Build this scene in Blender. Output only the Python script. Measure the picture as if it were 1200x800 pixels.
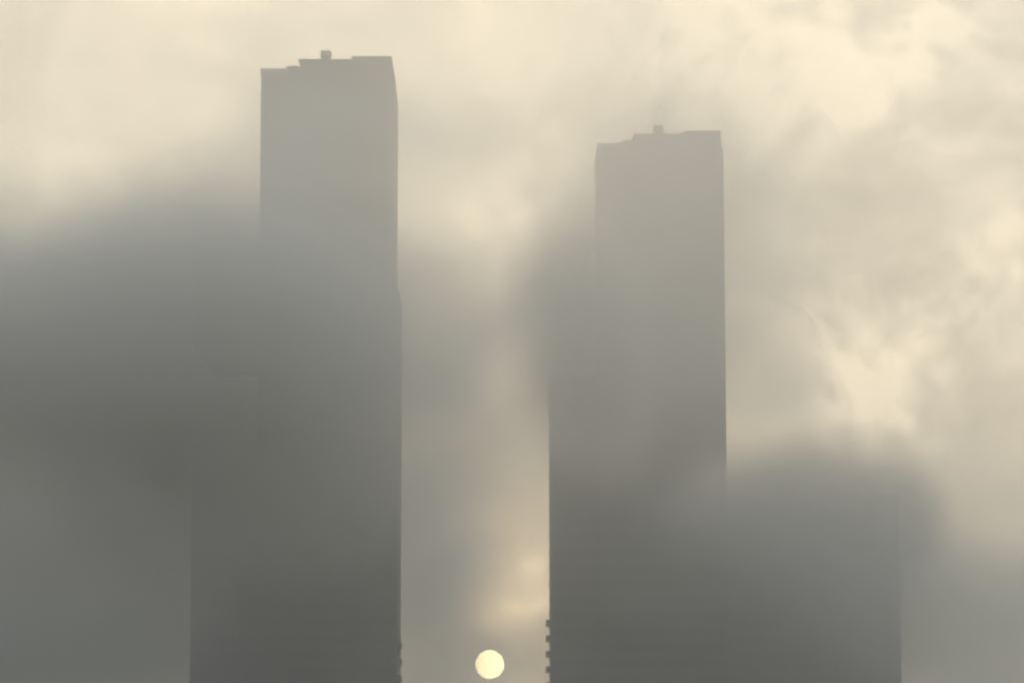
import bpy, bmesh, math, random
from mathutils import Vector, Euler

R = math.radians
random.seed(4)
for o in list(bpy.data.objects):
    bpy.data.objects.remove(o)
S = bpy.context.scene
COL = S.collection

# ------------------------------------------------------------------ camera
CAM_Z = 20.0
PITCH = R(8.0)
FPX = 3644.0                                   # focal length in pixels of the 1200 px wide photograph
cam_d = bpy.data.cameras.new('camera')
cam_d.sensor_width = 36.0
cam_d.lens = 36.0 * FPX / 1200.0
cam_d.clip_start = 0.5
cam_d.clip_end = 60000.0
cam_d.dof.use_dof = True                       # the photograph is slightly out of focus
cam_d.dof.focus_distance = 70.0
cam_d.dof.aperture_fstop = 1.8
cam = bpy.data.objects.new('camera', cam_d)
COL.objects.link(cam)
cam.location = (0, 0, CAM_Z)
cam.rotation_euler = (R(90) + PITCH, 0, 0)
S.camera = cam
_rot = Euler((R(90) + PITCH, 0, 0)).to_matrix()


def ray(px, py):
    """Direction of a pixel of the 1200x800 photograph, with its y component 1."""
    d = _rot @ Vector(((px - 600) / FPX, (400 - py) / FPX, -1))
    return d / d.y


def at(px, py, Y):
    return Vector((0, 0, CAM_Z)) + ray(px, py) * Y


# ------------------------------------------------------------------ colour management
S.view_settings.view_transform = 'Standard'
S.view_settings.look = 'None'
S.view_settings.exposure = 0.55
S.view_settings.gamma = 1.0
S.cycles.use_denoising = True
S.cycles.volume_bounces = 1
S.cycles.max_bounces = 4
S.cycles.diffuse_bounces = 1
S.cycles.volume_step_rate = 4.0
S.cycles.volume_max_steps = 256

# ------------------------------------------------------------------ sun direction
SUN_PX = (574, 778)
sun_dir = ray(*SUN_PX).normalized()
SUN_EL = math.asin(sun_dir.z)
SUN_AZ = math.atan2(sun_dir.x, sun_dir.y)      # clockwise from +Y

# ------------------------------------------------------------------ node helper
class NT:
    """Short-hand for arithmetic in shader and geometry node trees."""
    def __init__(self, tree):
        self.t = tree
        self.shader = tree.bl_idname == 'ShaderNodeTree'

    def new(self, kind, **kw):
        n = self.t.nodes.new(kind)
        for k, v in kw.items():
            setattr(n, k, v)
        return n

    def put(self, sock, v):
        if hasattr(v, 'is_output'):
            self.t.links.new(v, sock)
        else:
            sock.default_value = v

    def m(self, op, a, b=None, c=None, clamp=False):
        n = self.new('ShaderNodeMath', operation=op, use_clamp=clamp)
        for i, v in enumerate((a, b, c)):
            if v is not None:
                self.put(n.inputs[i], v)
        return n.outputs[0]

    def v(self, op, a, b=None, scale=None):
        n = self.new('ShaderNodeVectorMath', operation=op)
        self.put(n.inputs[0], a)
        if b is not None:
            self.put(n.inputs[1], b)
        if scale is not None:
            self.put(n.inputs['Scale'], scale)
        return n.outputs['Value'] if op in ('LENGTH', 'DOT_PRODUCT', 'DISTANCE') else n.outputs['Vector']

    def ramp01(self, x, lo, hi, a=0.0, b=1.0):
        n = self.new('ShaderNodeMapRange', interpolation_type='SMOOTHSTEP')
        self.put(n.inputs['Value'], x)
        for k, q in zip(('From Min', 'From Max', 'To Min', 'To Max'), (lo, hi, a, b)):
            self.put(n.inputs[k], q)
        return n.outputs[0]

    def noise(self, vec, scale, detail=3.0, rough=0.5, dist=0.0):
        n = self.new('ShaderNodeTexNoise')
        self.put(n.inputs['Vector'], vec)
        n.inputs['Scale'].default_value = scale
        n.inputs['Detail'].default_value = detail
        n.inputs['Roughness'].default_value = rough
        n.inputs['Distortion'].default_value = dist
        return n.outputs[0]

    def noisev(self, vec, scale, detail=2.0):
        n = self.new('ShaderNodeTexNoise')
        self.put(n.inputs['Vector'], vec)
        n.inputs['Scale'].default_value = scale
        n.inputs['Detail'].default_value = detail
        return n.outputs['Color']


# ------------------------------------------------------------------ world: clear-sky light seen through a sheet of broken cloud
world = bpy.data.worlds.new('World')
S.world = world
world.use_nodes = True
wt = world.node_tree
wt.nodes.clear()
w = NT(wt)
sky = w.new('ShaderNodeTexSky', sky_type='NISHITA')
sky.sun_disc = False
sky.sun_elevation = SUN_EL
sky.sun_rotation = SUN_AZ
sky.air_density = 1.5
sky.dust_density = 4.0
bg_clear = w.new('ShaderNodeBackground')
wt.links.new(sky.outputs[0], bg_clear.inputs[0])
bg_clear.inputs[1].default_value = 0.10
D = w.new('ShaderNodeTexCoord').outputs['Generated']
Dn = w.v('NORMALIZE', D)
warp = w.v('ADD', Dn, w.v('SCALE', w.v('SUBTRACT', w.noisev(Dn, 9.0, 3.0), (0.5, 0.5, 0.5)), scale=0.05))
stretch = w.v('MULTIPLY', warp, (1.0, 1.0, 1.7))
big = w.noise(stretch, 11.0, 3.0, 0.5)
mid = w.noise(stretch, 34.0, 4.0, 0.55)
fine = w.noise(warp, 85.0, 3.0, 0.5)
sepz = w.new('ShaderNodeSeparateXYZ')
wt.links.new(Dn, sepz.inputs[0])
elev = sepz.outputs[2]
# the cloud sheet is thick towards the horizon and thin higher up
lift = w.ramp01(elev, -0.02, 0.24, 0.34, 1.0)
side = w.v('DOT_PRODUCT', Dn, (math.sin(SUN_AZ), math.cos(SUN_AZ), 0))
lift = w.m('MULTIPLY', lift, w.ramp01(side, -1.0, 1.0, 0.75, 1.0))
# the sheet breaks into small mottles to the right of the towers and is even elsewhere
mott = w.ramp01(w.v('DISTANCE', Dn, tuple(ray(1080, 200).normalized())), 0.03, 0.16, 1.15, 0.40)
tex = w.m('ADD', w.m('MULTIPLY', w.m('SUBTRACT', big, 0.5), 0.60), w.m('MULTIPLY', mott, w.m('ADD', w.m('MULTIPLY', w.m('SUBTRACT', mid, 0.5), 0.95), w.m('MULTIPLY', w.m('SUBTRACT', fine, 0.5), 0.55))))
# thin places in the cloud sheet where more light comes through: (direction, angular size, gain)
gaps = None
GAPS = [((1035, 450), 0.020, 0.85), ((1008, 118), 0.010, 1.9), ((930, 155), 0.007, 0.8), ((1090, 30), 0.012, 0.7), ((1070, 85), 0.006, 0.6),
        ((610, 672), 0.010, 0.85), ((580, 700), 0.008, 0.20), ((560, 60), 0.022, 0.08), ((850, 40), 0.036, 0.36), ((70, 95), 0.014, 0.10),
        ((600, 250), 0.020, 0.20), ((110, 190), 0.022, 0.25), ((1190, 330), 0.018, 0.3),
        ((20, 10), 0.024, -0.36), ((510, 60), 0.022, -0.12), ((100, 90), 0.03, -0.12), ((150, 40), 0.02, -0.08), ((555, 150), 0.014, -0.26), ((530, 740), 0.022, -0.20), ((530, 590), 0.018, -0.10), ((100, 200), 0.02, 0.12), ((574, 778), 0.014, 0.35)]
for (gx, gy), rad, gain in GAPS:
    d = ray(gx, gy).normalized()
    q = w.v('DISTANCE', warp, tuple(d))
    g = w.m('MULTIPLY', w.m('EXPONENT', w.m('MULTIPLY', w.m('MULTIPLY', q, q), -1.0 / (rad * rad))), gain)
    g = w.m('MULTIPLY', g, w.m('ADD', w.ramp01(fine, 0.30, 0.70, 0.0, 0.7), 0.60))
    gaps = g if gaps is None else w.m('ADD', gaps, g)
bright = w.m('MULTIPLY', lift, w.m('ADD', 1.0, tex))
bright = w.m('ADD', bright, gaps)
cr = w.new('ShaderNodeValToRGB')
e = cr.color_ramp.elements
e[0].position, e[0].color = 0.30, (0.30, 0.285, 0.235, 1)
e[1].position, e[1].color = 1.30, (1.05, 0.92, 0.66, 1)
e.new(0.75).color = (0.74, 0.67, 0.52, 1)
e[-1].position = 1.0
crm = w.m('MULTIPLY', bright, 0.72)
e[0].position = 0.20; e[1].position = 0.62; e[2].position = 0.98
e[0].color = (0.205, 0.190, 0.150, 1); e[1].color = (0.66, 0.605, 0.485, 1); e[2].color = (1.32, 1.18, 0.91, 1)
wt.links.new(crm, cr.inputs[0])
# warm around the sun, neutral to cool away from it
tint = w.new('ShaderNodeMix', data_type='RGBA')
tint.blend_type = 'MULTIPLY'
tint.inputs[0].default_value = 1.0
away = w.new('ShaderNodeMix', data_type='RGBA')
wt.links.new(w.ramp01(w.v('DOT_PRODUCT', Dn, tuple(sun_dir)), 0.2, 1.0), away.inputs[0])
away.inputs[6].default_value = (0.88, 1.0, 1.30, 1)
away.inputs[7].default_value = (1.03, 0.985, 0.90, 1)
wt.links.new(cr.outputs[0], tint.inputs[6])
wt.links.new(away.outputs[2], tint.inputs[7])
red = w.new('ShaderNodeMix', data_type='RGBA')     # reddening of the light close to the sun
red.blend_type = 'MULTIPLY'
wt.links.new(w.ramp01(w.v('DISTANCE', Dn, tuple(sun_dir)), 0.015, 0.09, 1.0, 0.0), red.inputs[0])
wt.links.new(tint.outputs[2], red.inputs[6])
red.inputs[7].default_value = (1.0, 0.90, 0.74, 1)
bg_cloud = w.new('ShaderNodeBackground')
wt.links.new(red.outputs[2], bg_cloud.inputs[0])
bg_cloud.inputs[1].default_value = 1.25
mix = w.new('ShaderNodeMixShader')
mix.inputs[0].default_value = 0.93
wt.links.new(bg_clear.outputs[0], mix.inputs[1])
wt.links.new(bg_cloud.outputs[0], mix.inputs[2])
wo = w.new('ShaderNodeOutputWorld')
wt.links.new(mix.outputs[0], wo.inputs[0])

# ------------------------------------------------------------------ sun lamp
sl = bpy.data.lights.new('sunlight', 'SUN')
sl.energy = 1.2
sl.angle = R(10)
sl.color = (1.0, 0.86, 0.62)
so = bpy.data.objects.new('sunlight', sl)
COL.objects.link(so)
so.rotation_euler = sun_dir.to_track_quat('Z', 'Y').to_euler()

# ------------------------------------------------------------------ materials
def mat(name, base, rough=0.8, metal=0.0, var=0.15, scale=0.15, spec=0.3):
    m = bpy.data.materials.new(name)
    m.use_nodes = True
    t = m.node_tree
    b = t.nodes['Principled BSDF']
    n = NT(t)
    co = n.new('ShaderNodeTexCoord').outputs['Object']
    v1 = n.noise(n.v('MULTIPLY', co, (1, 1, 0.25)), scale, 4.0, 0.6)
    v2 = n.noise(co, scale * 12, 3.0, 0.6)
    f = n.m('ADD', n.m('MULTIPLY', n.m('SUBTRACT', v1, 0.5), var * 2), n.m('MULTIPLY', n.m('SUBTRACT', v2, 0.5), var))
    f = n.m('ADD', f, 1.0)
    c = n.v('SCALE', tuple(base), scale=f)
    t.links.new(c, b.inputs['Base Color'])
    b.inputs['Roughness'].default_value = rough
    b.inputs['Metallic'].default_value = metal
    b.inputs['Specular IOR Level'].default_value = spec
    return m


M = {
    'render_wall': mat('render_wall', (0.13, 0.13, 0.125)),
    'pale_wall': mat('pale_wall', (0.30, 0.29, 0.27)),
    'slab': mat('slab', (0.13, 0.13, 0.125), 0.85),
    'glass': mat('glass', (0.10, 0.10, 0.10), 0.45, 0.0, 0.3, 0.3, 0.3),
    'rail': mat('rail', (0.12, 0.12, 0.12), 0.5, 0.6),
    'roof': mat('roof', (0.13, 0.13, 0.125), 0.9),
    'antenna': mat('antenna', (0.18, 0.18, 0.18), 0.5, 0.5),
    'ground': mat('ground', (0.07, 0.07, 0.06), 0.95, 0, 0.4, 0.02),
    'asphalt': mat('asphalt', (0.05, 0.05, 0.05), 0.9, 0, 0.2, 0.05),
}

# ------------------------------------------------------------------ mesh helpers
def add_box(bm, x0, x1, y0, y1, z0, z1):
    vs = [bm.verts.new(p) for p in ((x0, y0, z0), (x1, y0, z0), (x1, y1, z0), (x0, y1, z0),
                                    (x0, y0, z1), (x1, y0, z1), (x1, y1, z1), (x0, y1, z1))]
    for f in ((3, 2, 1, 0), (4, 5, 6, 7), (0, 1, 5, 4), (1, 2, 6, 5), (2, 3, 7, 6), (3, 0, 4, 7)):
        bm.faces.new([vs[i] for i in f])


def add_cyl(bm, x, y, z0, z1, r0, r1=None, n=12):
    r1 = r0 if r1 is None else r1
    a = [bm.verts.new((x + r0 * math.cos(2 * math.pi * i / n), y + r0 * math.sin(2 * math.pi * i / n), z0)) for i in range(n)]
    b = [bm.verts.new((x + r1 * math.cos(2 * math.pi * i / n), y + r1 * math.sin(2 * math.pi * i / n), z1)) for i in range(n)]
    for i in range(n):
        j = (i + 1) % n
        bm.faces.new((a[i], a[j], b[j], b[i]))
    bm.faces.new(a[::-1])
    bm.faces.new(b)


def mesh_of(name, fill, m):
    bm = bmesh.new()
    fill(bm)
    me = bpy.data.meshes.new(name)
    bm.to_mesh(me)
    bm.free()
    me.materials.append(m)
    return me


def obj(name, me, parent=None, loc=(0, 0, 0), **props):
    o = bpy.data.objects.new(name, me)
    COL.objects.link(o)
    o.parent = parent
    o.location = loc
    for k, v in props.items():
        o[k] = v
    return o


def thing(name, label, cat, loc, rz=0.0, group=None):
    o = bpy.data.objects.new(name, None)
    COL.objects.link(o)
    o.location = loc
    o.rotation_euler = (0, 0, rz)
    o['label'] = label
    o['category'] = cat
    if group:
        o['group'] = group
    return o


def box_fn(*boxes):
    def f(bm):
        for b in boxes:
            add_box(bm, *b)
    return f


# ------------------------------------------------------------------ ground
def ground_fn(bm):
    bmesh.ops.create_grid(bm, x_segments=40, y_segments=40, size=30000)


obj('ground', mesh_of('ground', ground_fn, M['ground']), None, (0, 15000, 0), kind='structure')
obj('road', mesh_of('road', box_fn((-400, 400, 540, 556, 0.001, 0.006)), M['asphalt']), None, (0, 0, 0), kind='structure')
kerb_me = mesh_of('kerb', box_fn((-400, 400, 0, 0.3, 0, 0.13)), M['slab'])
obj('kerb', kerb_me, None, (0, 556.0, 0.0), kind='structure')
obj('kerb', kerb_me, None, (0, 539.7, 0.0), kind='structure')

# ------------------------------------------------------------------ towers
FLOOR = 3.2


def block(root, x0, x1, y0, y1, h, wall_name='wall', bays=None, sides=(1, 1)):
    """One shaft of a tower: wall, floor slabs, window bands, side balconies. x to the right, y away."""
    wall = obj(wall_name, mesh_of(wall_name, box_fn((x0, x1, y0, y1, 0, h)), M['render_wall']), root)
    W = x1 - x0
    slab = mesh_of('floor_slab', box_fn((x0 - .12, x1 + .12, y0 - .14, y1 + .12, -0.15, 0.15)), M['slab'])
    bays = bays or max(2, round(W / 4.2))
    bw = W / bays
    mp = 0.55

    band = mesh_of('window_band', box_fn((x0 + mp, x1 - mp, y0 - .05, y0 + .02, 0.95, 2.75)), M['glass'])
    nf = int(h / FLOOR)
    for k in range(1, nf):
        obj('floor_slab', slab, wall, (0, 0, k * FLOOR))
    for k in range(nf):
        obj('window_band', band, wall, (0, 0, k * FLOOR))

    def balc(bm, s):
        xs = x1 if s > 0 else x0
        a, b = (xs + .03, xs + .75) if s > 0 else (xs - .9, xs - .03)
        add_box(bm, a, b, y0 + 1, y0 + 7.5, 0.16, 0.36)
        e0, e1 = (b - .08, b) if s > 0 else (a, a + .08)
        add_box(bm, e0, e1, y0 + 1, y0 + 7.5, 0.38, 1.35)
        add_box(bm, a, b, y0 + 1, y0 + 1.08, 0.40, 1.33)
    for s in (-1, 1):
        if sides[0 if s < 0 else 1]:
            bme = mesh_of('balcony', lambda bm: balc(bm, s), M['slab'])
            for k in range(1, sides[0 if s < 0 else 1] if sides[0 if s < 0 else 1] > 1 else nf):
                obj('balcony', bme, root, (0, 0, k * FLOOR))
    return wall


def tower(px0, px1, y_left, y_mid, y_right, Y, pw0, pw1, wing_y, wing_side, label, lower, depth=26.0, low_bal=(0, 0)):
    """Twin residential tower. px0..px1: shaft edges (pixels, at the roof), y_*: roof heights."""
    s = Y / FPX / math.cos(PITCH)
    xl, xr = at(px0, y_right, Y).x, at(px1, y_right, Y).x
    cx = (xl + xr) / 2
    H = at(600, y_left, Y).z
    Hm = at(600, y_mid, Y).z
    Hr = at(600, y_right, Y).z
    root = thing('residential_tower', label, 'tower', (cx, Y, 0), 0, 'twin towers rising out of the fog')
    a, b = xl - cx, xr - cx
    W = b - a
    block(root, a, b, 0, depth, H, 'shaft', sides=low_bal)
    obj('parapet', mesh_of('parapet', box_fn((a - .2, a + W * .21, -.2, .25, H + .003, H + .9),
                                             (a - .2, a + .25, .26, depth, H + .003, H + .9)), M['pale_wall']), root)
    # crown storeys: stepped in from the left
    x1 = a + W * .20
    x2 = a + W * .29
    x3 = a + W * .69
    hs = H + (Hm - H) * .5
    crown = obj('crown_storey', mesh_of('crown_storey', box_fn((x1, x2, .6, depth - 1, H + .002, hs), (x2 + .002, x3, .5, depth - 1, H + .002, Hm)), M['render_wall']), root)
    obj('crown_storey', mesh_of('crown_storey', box_fn((x3 + .002, b - .5, .2, depth - 1, H + .002, Hr)), M['render_wall']), root)
    obj('coping', mesh_of('coping', box_fn((x3 - .2, b - .35, 0, depth - .8, Hr + .002, Hr + .25)), M['slab']), root)
    obj('coping', mesh_of('coping', box_fn((x2 - .3, x3 - .21, .3, depth - .8, Hm + .002, Hm + .25)), M['slab']), root)
    obj('coping', mesh_of('coping', box_fn((x1 - .3, x2 - .31, .4, depth - .8, hs + .002, hs + .25)), M['slab']), root)
    # roof plant housing carrying a drum-shaped aerial
    ax = a + W * .485
    top = at(600, y_mid - 11.5, Y + 2).z
    plant = obj('roof_plant', mesh_of('roof_plant', box_fn((ax - .8, ax + .8, 1.2, 3.0, Hm + .255, Hm + .75)), M['roof']), root)

    def drum(bm):
        add_cyl(bm, ax, 2, Hm + .753, Hm + 1.0, 0.45, 1.05, 16)
        add_cyl(bm, ax, 2, Hm + 1.001, top - .35, 1.15, 1.1, 16)
    obj('aerial_drum', mesh_of('aerial_drum', drum, M['antenna']), plant)
    for q in (-.8, .55):
        obj('aerial', mesh_of('aerial', lambda bm: add_cyl(bm, ax + q, 2, top - .348, top + .15, .2, .12, 6), M['antenna']), plant)
    return root, a, b, s, cx


Y1 = 600.0
t1, a1, b1, s1, cx1 = tower(306.5, 461, 86, 70.5, 67.5, Y1, 0, 0, 0, 0,
                            'taller grey tower on the left, its stepped roof higher than its twin\'s', 0)
# deeper right bay that begins lower down, and the broad lower wing on the left
h = at(0, 342, Y1).z
xw = at(463.3, 700, Y1).x - cx1
block(t1, b1 - 6, xw + .4, -1.6, 18, h, 'bay', bays=2, sides=(0, 15))
h = at(0, 520, Y1).z
block(t1, at(222.5, 720, Y1).x - cx1, a1 - .02, 1.2, 22, h, 'wing', sides=(0, 0))
Y2 = 641.0
t2, a2, b2, s2, cx2 = tower(701, 847.5, 173, 158, 155, Y2, 0, 0, 0, 0,
                            'lower paler tower right of the sun, its roof stepped like its twin\'s', 0)
h = at(0, 440, Y2).z
block(t2, at(645, 650, Y2).x - cx2, a2 - .02, 1.0, 20, h, 'wing', sides=(17, 0))

t3 = thing('broad_block', 'broad lower block with flat roof, dim in fog at the right tower\'s side', 'apartment block',
           (at(943, 700, 672).x, 672, 0))
h = at(0, 585, 672).z
hw = (at(1055, 700, 672).x - at(831, 700, 672).x) / 2
block(t3, -hw, hw, 0, 24, h, 'shaft', sides=(0, 0))
obj('parapet', mesh_of('parapet', box_fn((-hw - .2, hw + .2, -.3, .2, h + .002, h + 1.0)), M['pale_wall']), t3)

# ------------------------------------------------------------------ the sun's disc, far beyond the fog
def sphere(bm):
    bmesh.ops.create_uvsphere(bm, u_segments=48, v_segments=24, radius=1.0)


sm = bpy.data.materials.new('sun_glow')
sm.use_nodes = True
sm.node_tree.nodes.clear()
n = NT(sm.node_tree)
em = n.new('ShaderNodeEmission')
em.inputs[0].default_value = (1.0, 0.87, 0.45, 1)
em.inputs[1].default_value = 5.6
mo = n.new('ShaderNodeOutputMaterial')
sm.node_tree.links.new(em.outputs[0], mo.inputs[0])
sun = obj('sun', mesh_of('sun', sphere, sm), None, tuple(Vector((0, 0, CAM_Z)) + sun_dir * 50000.0),
          label='small round pale yellow sun low in the gap between the two towers', category='sun')
sr = 50000.0 * 16.5 / FPX
sun.scale = (sr, sr, sr)

# ------------------------------------------------------------------ haze: one closed box of even, thin air
def volume_mat(name, col, dens, g, attr=None, absorb=(0, 0, 0)):
    m = bpy.data.materials.new(name)
    m.use_nodes = True
    t = m.node_tree
    t.nodes.clear()
    p = t.nodes.new('ShaderNodeVolumePrincipled')
    p.inputs['Color'].default_value = (*col, 1)
    p.inputs['Absorption Color'].default_value = (*absorb, 1)
    p.inputs['Density'].default_value = dens
    p.inputs['Density Attribute'].default_value = attr or ''
    p.inputs['Anisotropy'].default_value = g
    out = t.nodes.new('ShaderNodeOutputMaterial')
    t.links.new(p.outputs[0], out.inputs['Volume'])
    return m


HAZE = 0.0002
obj('haze', mesh_of('haze', box_fn((-1500, 1500, -300, 1500, -1, 172)), volume_mat('haze', (0.72, 0.69, 0.62), HAZE, 0.3)),
    None, kind='stuff')

# ------------------------------------------------------------------ drifting fog banks (density computed in world metres)
def field_object(name, dom, vox, m, build):
    """A volume whose density is worked out once, on a grid, from world positions."""
    fg = bpy.data.node_groups.new(name + '_field', 'GeometryNodeTree')
    fg.interface.new_socket('Geometry', in_out='INPUT', socket_type='NodeSocketGeometry')
    fg.interface.new_socket('Geometry', in_out='OUTPUT', socket_type='NodeSocketGeometry')
    g = NT(fg)
    pos = g.new('GeometryNodeInputPosition').outputs[0]
    total = build(g, pos)
    vc = g.new('GeometryNodeVolumeCube')
    fg.links.new(total, vc.inputs['Density'])
    vc.inputs['Background'].default_value = 0.0
    vc.inputs['Min'].default_value = (dom[0], dom[2], dom[4])
    vc.inputs['Max'].default_value = (dom[1], dom[3], dom[5])
    for k, ax in enumerate('XYZ'):
        vc.inputs['Resolution ' + ax].default_value = int((dom[2 * k + 1] - dom[2 * k]) / vox[k])
    st = g.new('GeometryNodeSetMaterial')
    st.inputs['Material'].default_value = m
    fg.links.new(vc.outputs[0], st.inputs[0])
    go = g.new('NodeGroupOutput')
    fg.links.new(st.outputs[0], go.inputs[0])
    o = obj(name, mesh_of(name, box_fn((0, 1, 400, 401, 1, 2)), m), None, kind='stuff')
    o.modifiers.new('field', 'NODES').node_group = fg
    return o


# centre pixel, distance, half-size in metres (x, y, z), density per metre
BANKS = [
    # great bank on the left: its crown drifts in front of the left tower, its foot lies behind it
    ((20, 700), 700, (96, 80, 42), 0.040),
    ((120, 720), 600, (40, 60, 30), 0.010),
    ((60, 540), 540, (74, 70, 29), 0.022),
    ((230, 430), 500, (36, 70, 24), 0.018),
    ((0, 400), 480, (80, 80, 19), 0.030),
    ((330, 400), 490, (20, 60, 22), 0.012),
    ((262, 258), 490, (28, 60, 9), 0.018),
    ((-60, 352), 490, (90, 60, 12), 0.030),
    ((120, 298), 490, (50, 60, 7), 0.016),
    ((262, 530), 545, (19, 30, 13), 0.036),
    # ribbon that climbs from the left tower to the right one
    ((484, 448), 640, (12, 40, 6), 0.028),
    ((528, 426), 640, (12, 40, 6), 0.022),
    ((570, 400), 630, (12, 40, 6), 0.018),
    ((612, 372), 620, (11, 40, 6), 0.013),
    ((655, 350), 600, (10, 40, 7), 0.014),
    ((696, 328), 590, (10, 40, 8), 0.012),
    ((550, 490), 640, (20, 60, 18), 0.010),
    ((498, 640), 700, (15, 60, 28), 0.020),
    ((530, 790), 720, (18, 60, 14), 0.016),
    ((686, 405), 582, (15, 35, 24), 0.018),
    ((740, 400), 560, (22, 50, 15), 0.008),
    ((875, 300), 700, (13, 45, 26), 0.009),
    ((545, 165), 700, (22, 50, 8), 0.009),
    ((500, 200), 700, (10, 50, 12), 0.006),
    # low bank on the right
    ((920, 660), 560, (36, 70, 14), 0.010),
    ((925, 610), 610, (27, 45, 8), 0.012),
    ((385, 138), 560, (24, 40, 7), 0.015),
    ((920, 455), 760, (14, 50, 9), 0.010),
    ((1130, 560), 700, (36, 60, 10), 0.004),
    ((1150, 740), 620, (48, 70, 24), 0.016),
]
DOM = (-240.0, 240.0, 300.0, 1000.0, 0.0, 205.0)


def fog_density(g, pos):
    wv = g.v('SCALE', g.v('SUBTRACT', g.noisev(pos, 0.020, 4.0), (0.5, 0.5, 0.5)), scale=20.0)
    wp = g.v('ADD', pos, wv)
    wp = g.v('ADD', wp, g.v('SCALE', g.v('SUBTRACT', g.noisev(g.v('MULTIPLY', pos, (0.6, 0.5, 1.4)), 0.065, 4.0), (0.5, 0.5, 0.5)), scale=20.0))
    cl = g.noise(g.v('MULTIPLY', pos, (1, 0.6, 1.5)), 0.030, 5.0, 0.6)
    clump = g.ramp01(cl, 0.34, 0.64, 0.45, 1.35)
    total = None
    for (px, py), Y, r, d in BANKS:
        c = at(px, py, Y)
        q = g.v('LENGTH', g.v('DIVIDE', g.v('SUBTRACT', wp, tuple(c)), tuple(r)))
        b = g.ramp01(q, 0.25, 1.25, d, 0.0)
        total = b if total is None else g.m('ADD', total, b)
    # general ground-hugging fog everywhere, thinning with height
    sz = g.new('ShaderNodeSeparateXYZ')
    g.t.links.new(wp, sz.inputs[0])
    total = g.m('ADD', total, g.ramp01(sz.outputs[2], 20.0, 140.0, 0.0016, 0.0))
    total = g.m('MULTIPLY', total, clump)
    # fade to nothing at the borders of the computed region
    sp = g.new('ShaderNodeSeparateXYZ')
    g.t.links.new(pos, sp.inputs[0])
    fade = g.m('MULTIPLY', g.ramp01(sp.outputs[1], DOM[2], DOM[2] + 80, 0, 1), g.ramp01(sp.outputs[2], DOM[5] - 45, DOM[5] - 3, 1, 0))
    return g.m('MULTIPLY', total, fade)


field_object('fog', DOM, (3.2, 6, 3.2), volume_mat('fog', (0.675, 0.725, 0.745), 1.0, 0.25, 'density'), fog_density)  # grey scatter colour puts the fog's inner shadowing into its albedo

# mist higher up, brightness put into a paler colour than the fog's, thickening with height
MDOM = (-300.0, 300.0, 220.0, 760.0, 20.0, 215.0)


def mist_density(g, pos):
    wv = g.v('SCALE', g.v('SUBTRACT', g.noisev(pos, 0.018, 3.0), (0.5, 0.5, 0.5)), scale=40.0)
    wp = g.v('ADD', pos, wv)
    cl = g.ramp01(g.noise(wp, 0.016, 3.0, 0.5), 0.34, 0.62, 0.5, 1.3)
    sz = g.new('ShaderNodeSeparateXYZ')
    g.t.links.new(wp, sz.inputs[0])
    sp = g.new('ShaderNodeSeparateXYZ')
    g.t.links.new(pos, sp.inputs[0])
    up = g.ramp01(sz.outputs[2], 22.0, 125.0, 0.0, 0.0035)
    # a brighter swathe in front of the right tower
    q = g.v('LENGTH', g.v('DIVIDE', g.v('SUBTRACT', wp, tuple(at(800, 240, 500))), (30.0, 95.0, 45.0)))
    up = g.m('ADD', up, g.ramp01(q, 0.1, 1.3, 0.0080, 0.0))
    fade = g.m('MULTIPLY', g.ramp01(sp.outputs[1], MDOM[2], MDOM[2] + 80, 0, 1), g.ramp01(sp.outputs[2], MDOM[5] - 35, MDOM[5] - 3, 1, 0))
    up = g.m('MULTIPLY', up, cl)
    # a clearer pocket of air in front of the left tower's crown
    q = g.v('LENGTH', g.v('DIVIDE', g.v('SUBTRACT', pos, tuple(at(385, 120, 420))), (40.0, 150.0, 17.0)))
    up = g.m('MULTIPLY', up, g.ramp01(q, 0.2, 1.2, 0.45, 1.0))
    # wisps of the bright-coloured mist: at the right tower's shoulder, over the broad block, across the left tower's face
    for (px, py), Y, rr, d in (((684, 408), 580, (14.5, 35, 26), 0.060), ((880, 585), 610, (22, 45, 10), 0.050), ((955, 592), 610, (24, 45, 10), 0.060), ((1030, 600), 612, (16, 45, 10), 0.050),
                               ((213, 640), 560, (10, 30, 22), 0.012),
                               ((1056, 650), 615, (12, 45, 28), 0.016), ((385, 205), 540, (26, 40, 7), 0.014),
                               ((300, 330), 545, (12, 40, 16), 0.010),
                               ((390, 440), 520, (30, 45, 26), 0.018), ((775, 220), 570, (22, 40, 18), 0.008)):
        q = g.v('LENGTH', g.v('DIVIDE', g.v('SUBTRACT', wp, tuple(at(px, py, Y))), tuple(rr)))
        up = g.m('ADD', up, g.ramp01(q, 0.2, 1.3, d, 0.0))
    return g.m('MULTIPLY', up, fade)


field_object('mist', MDOM, (5, 9, 5), volume_mat('mist', (0.975, 0.955, 0.90), 1.0, 0.45, 'density'), mist_density)
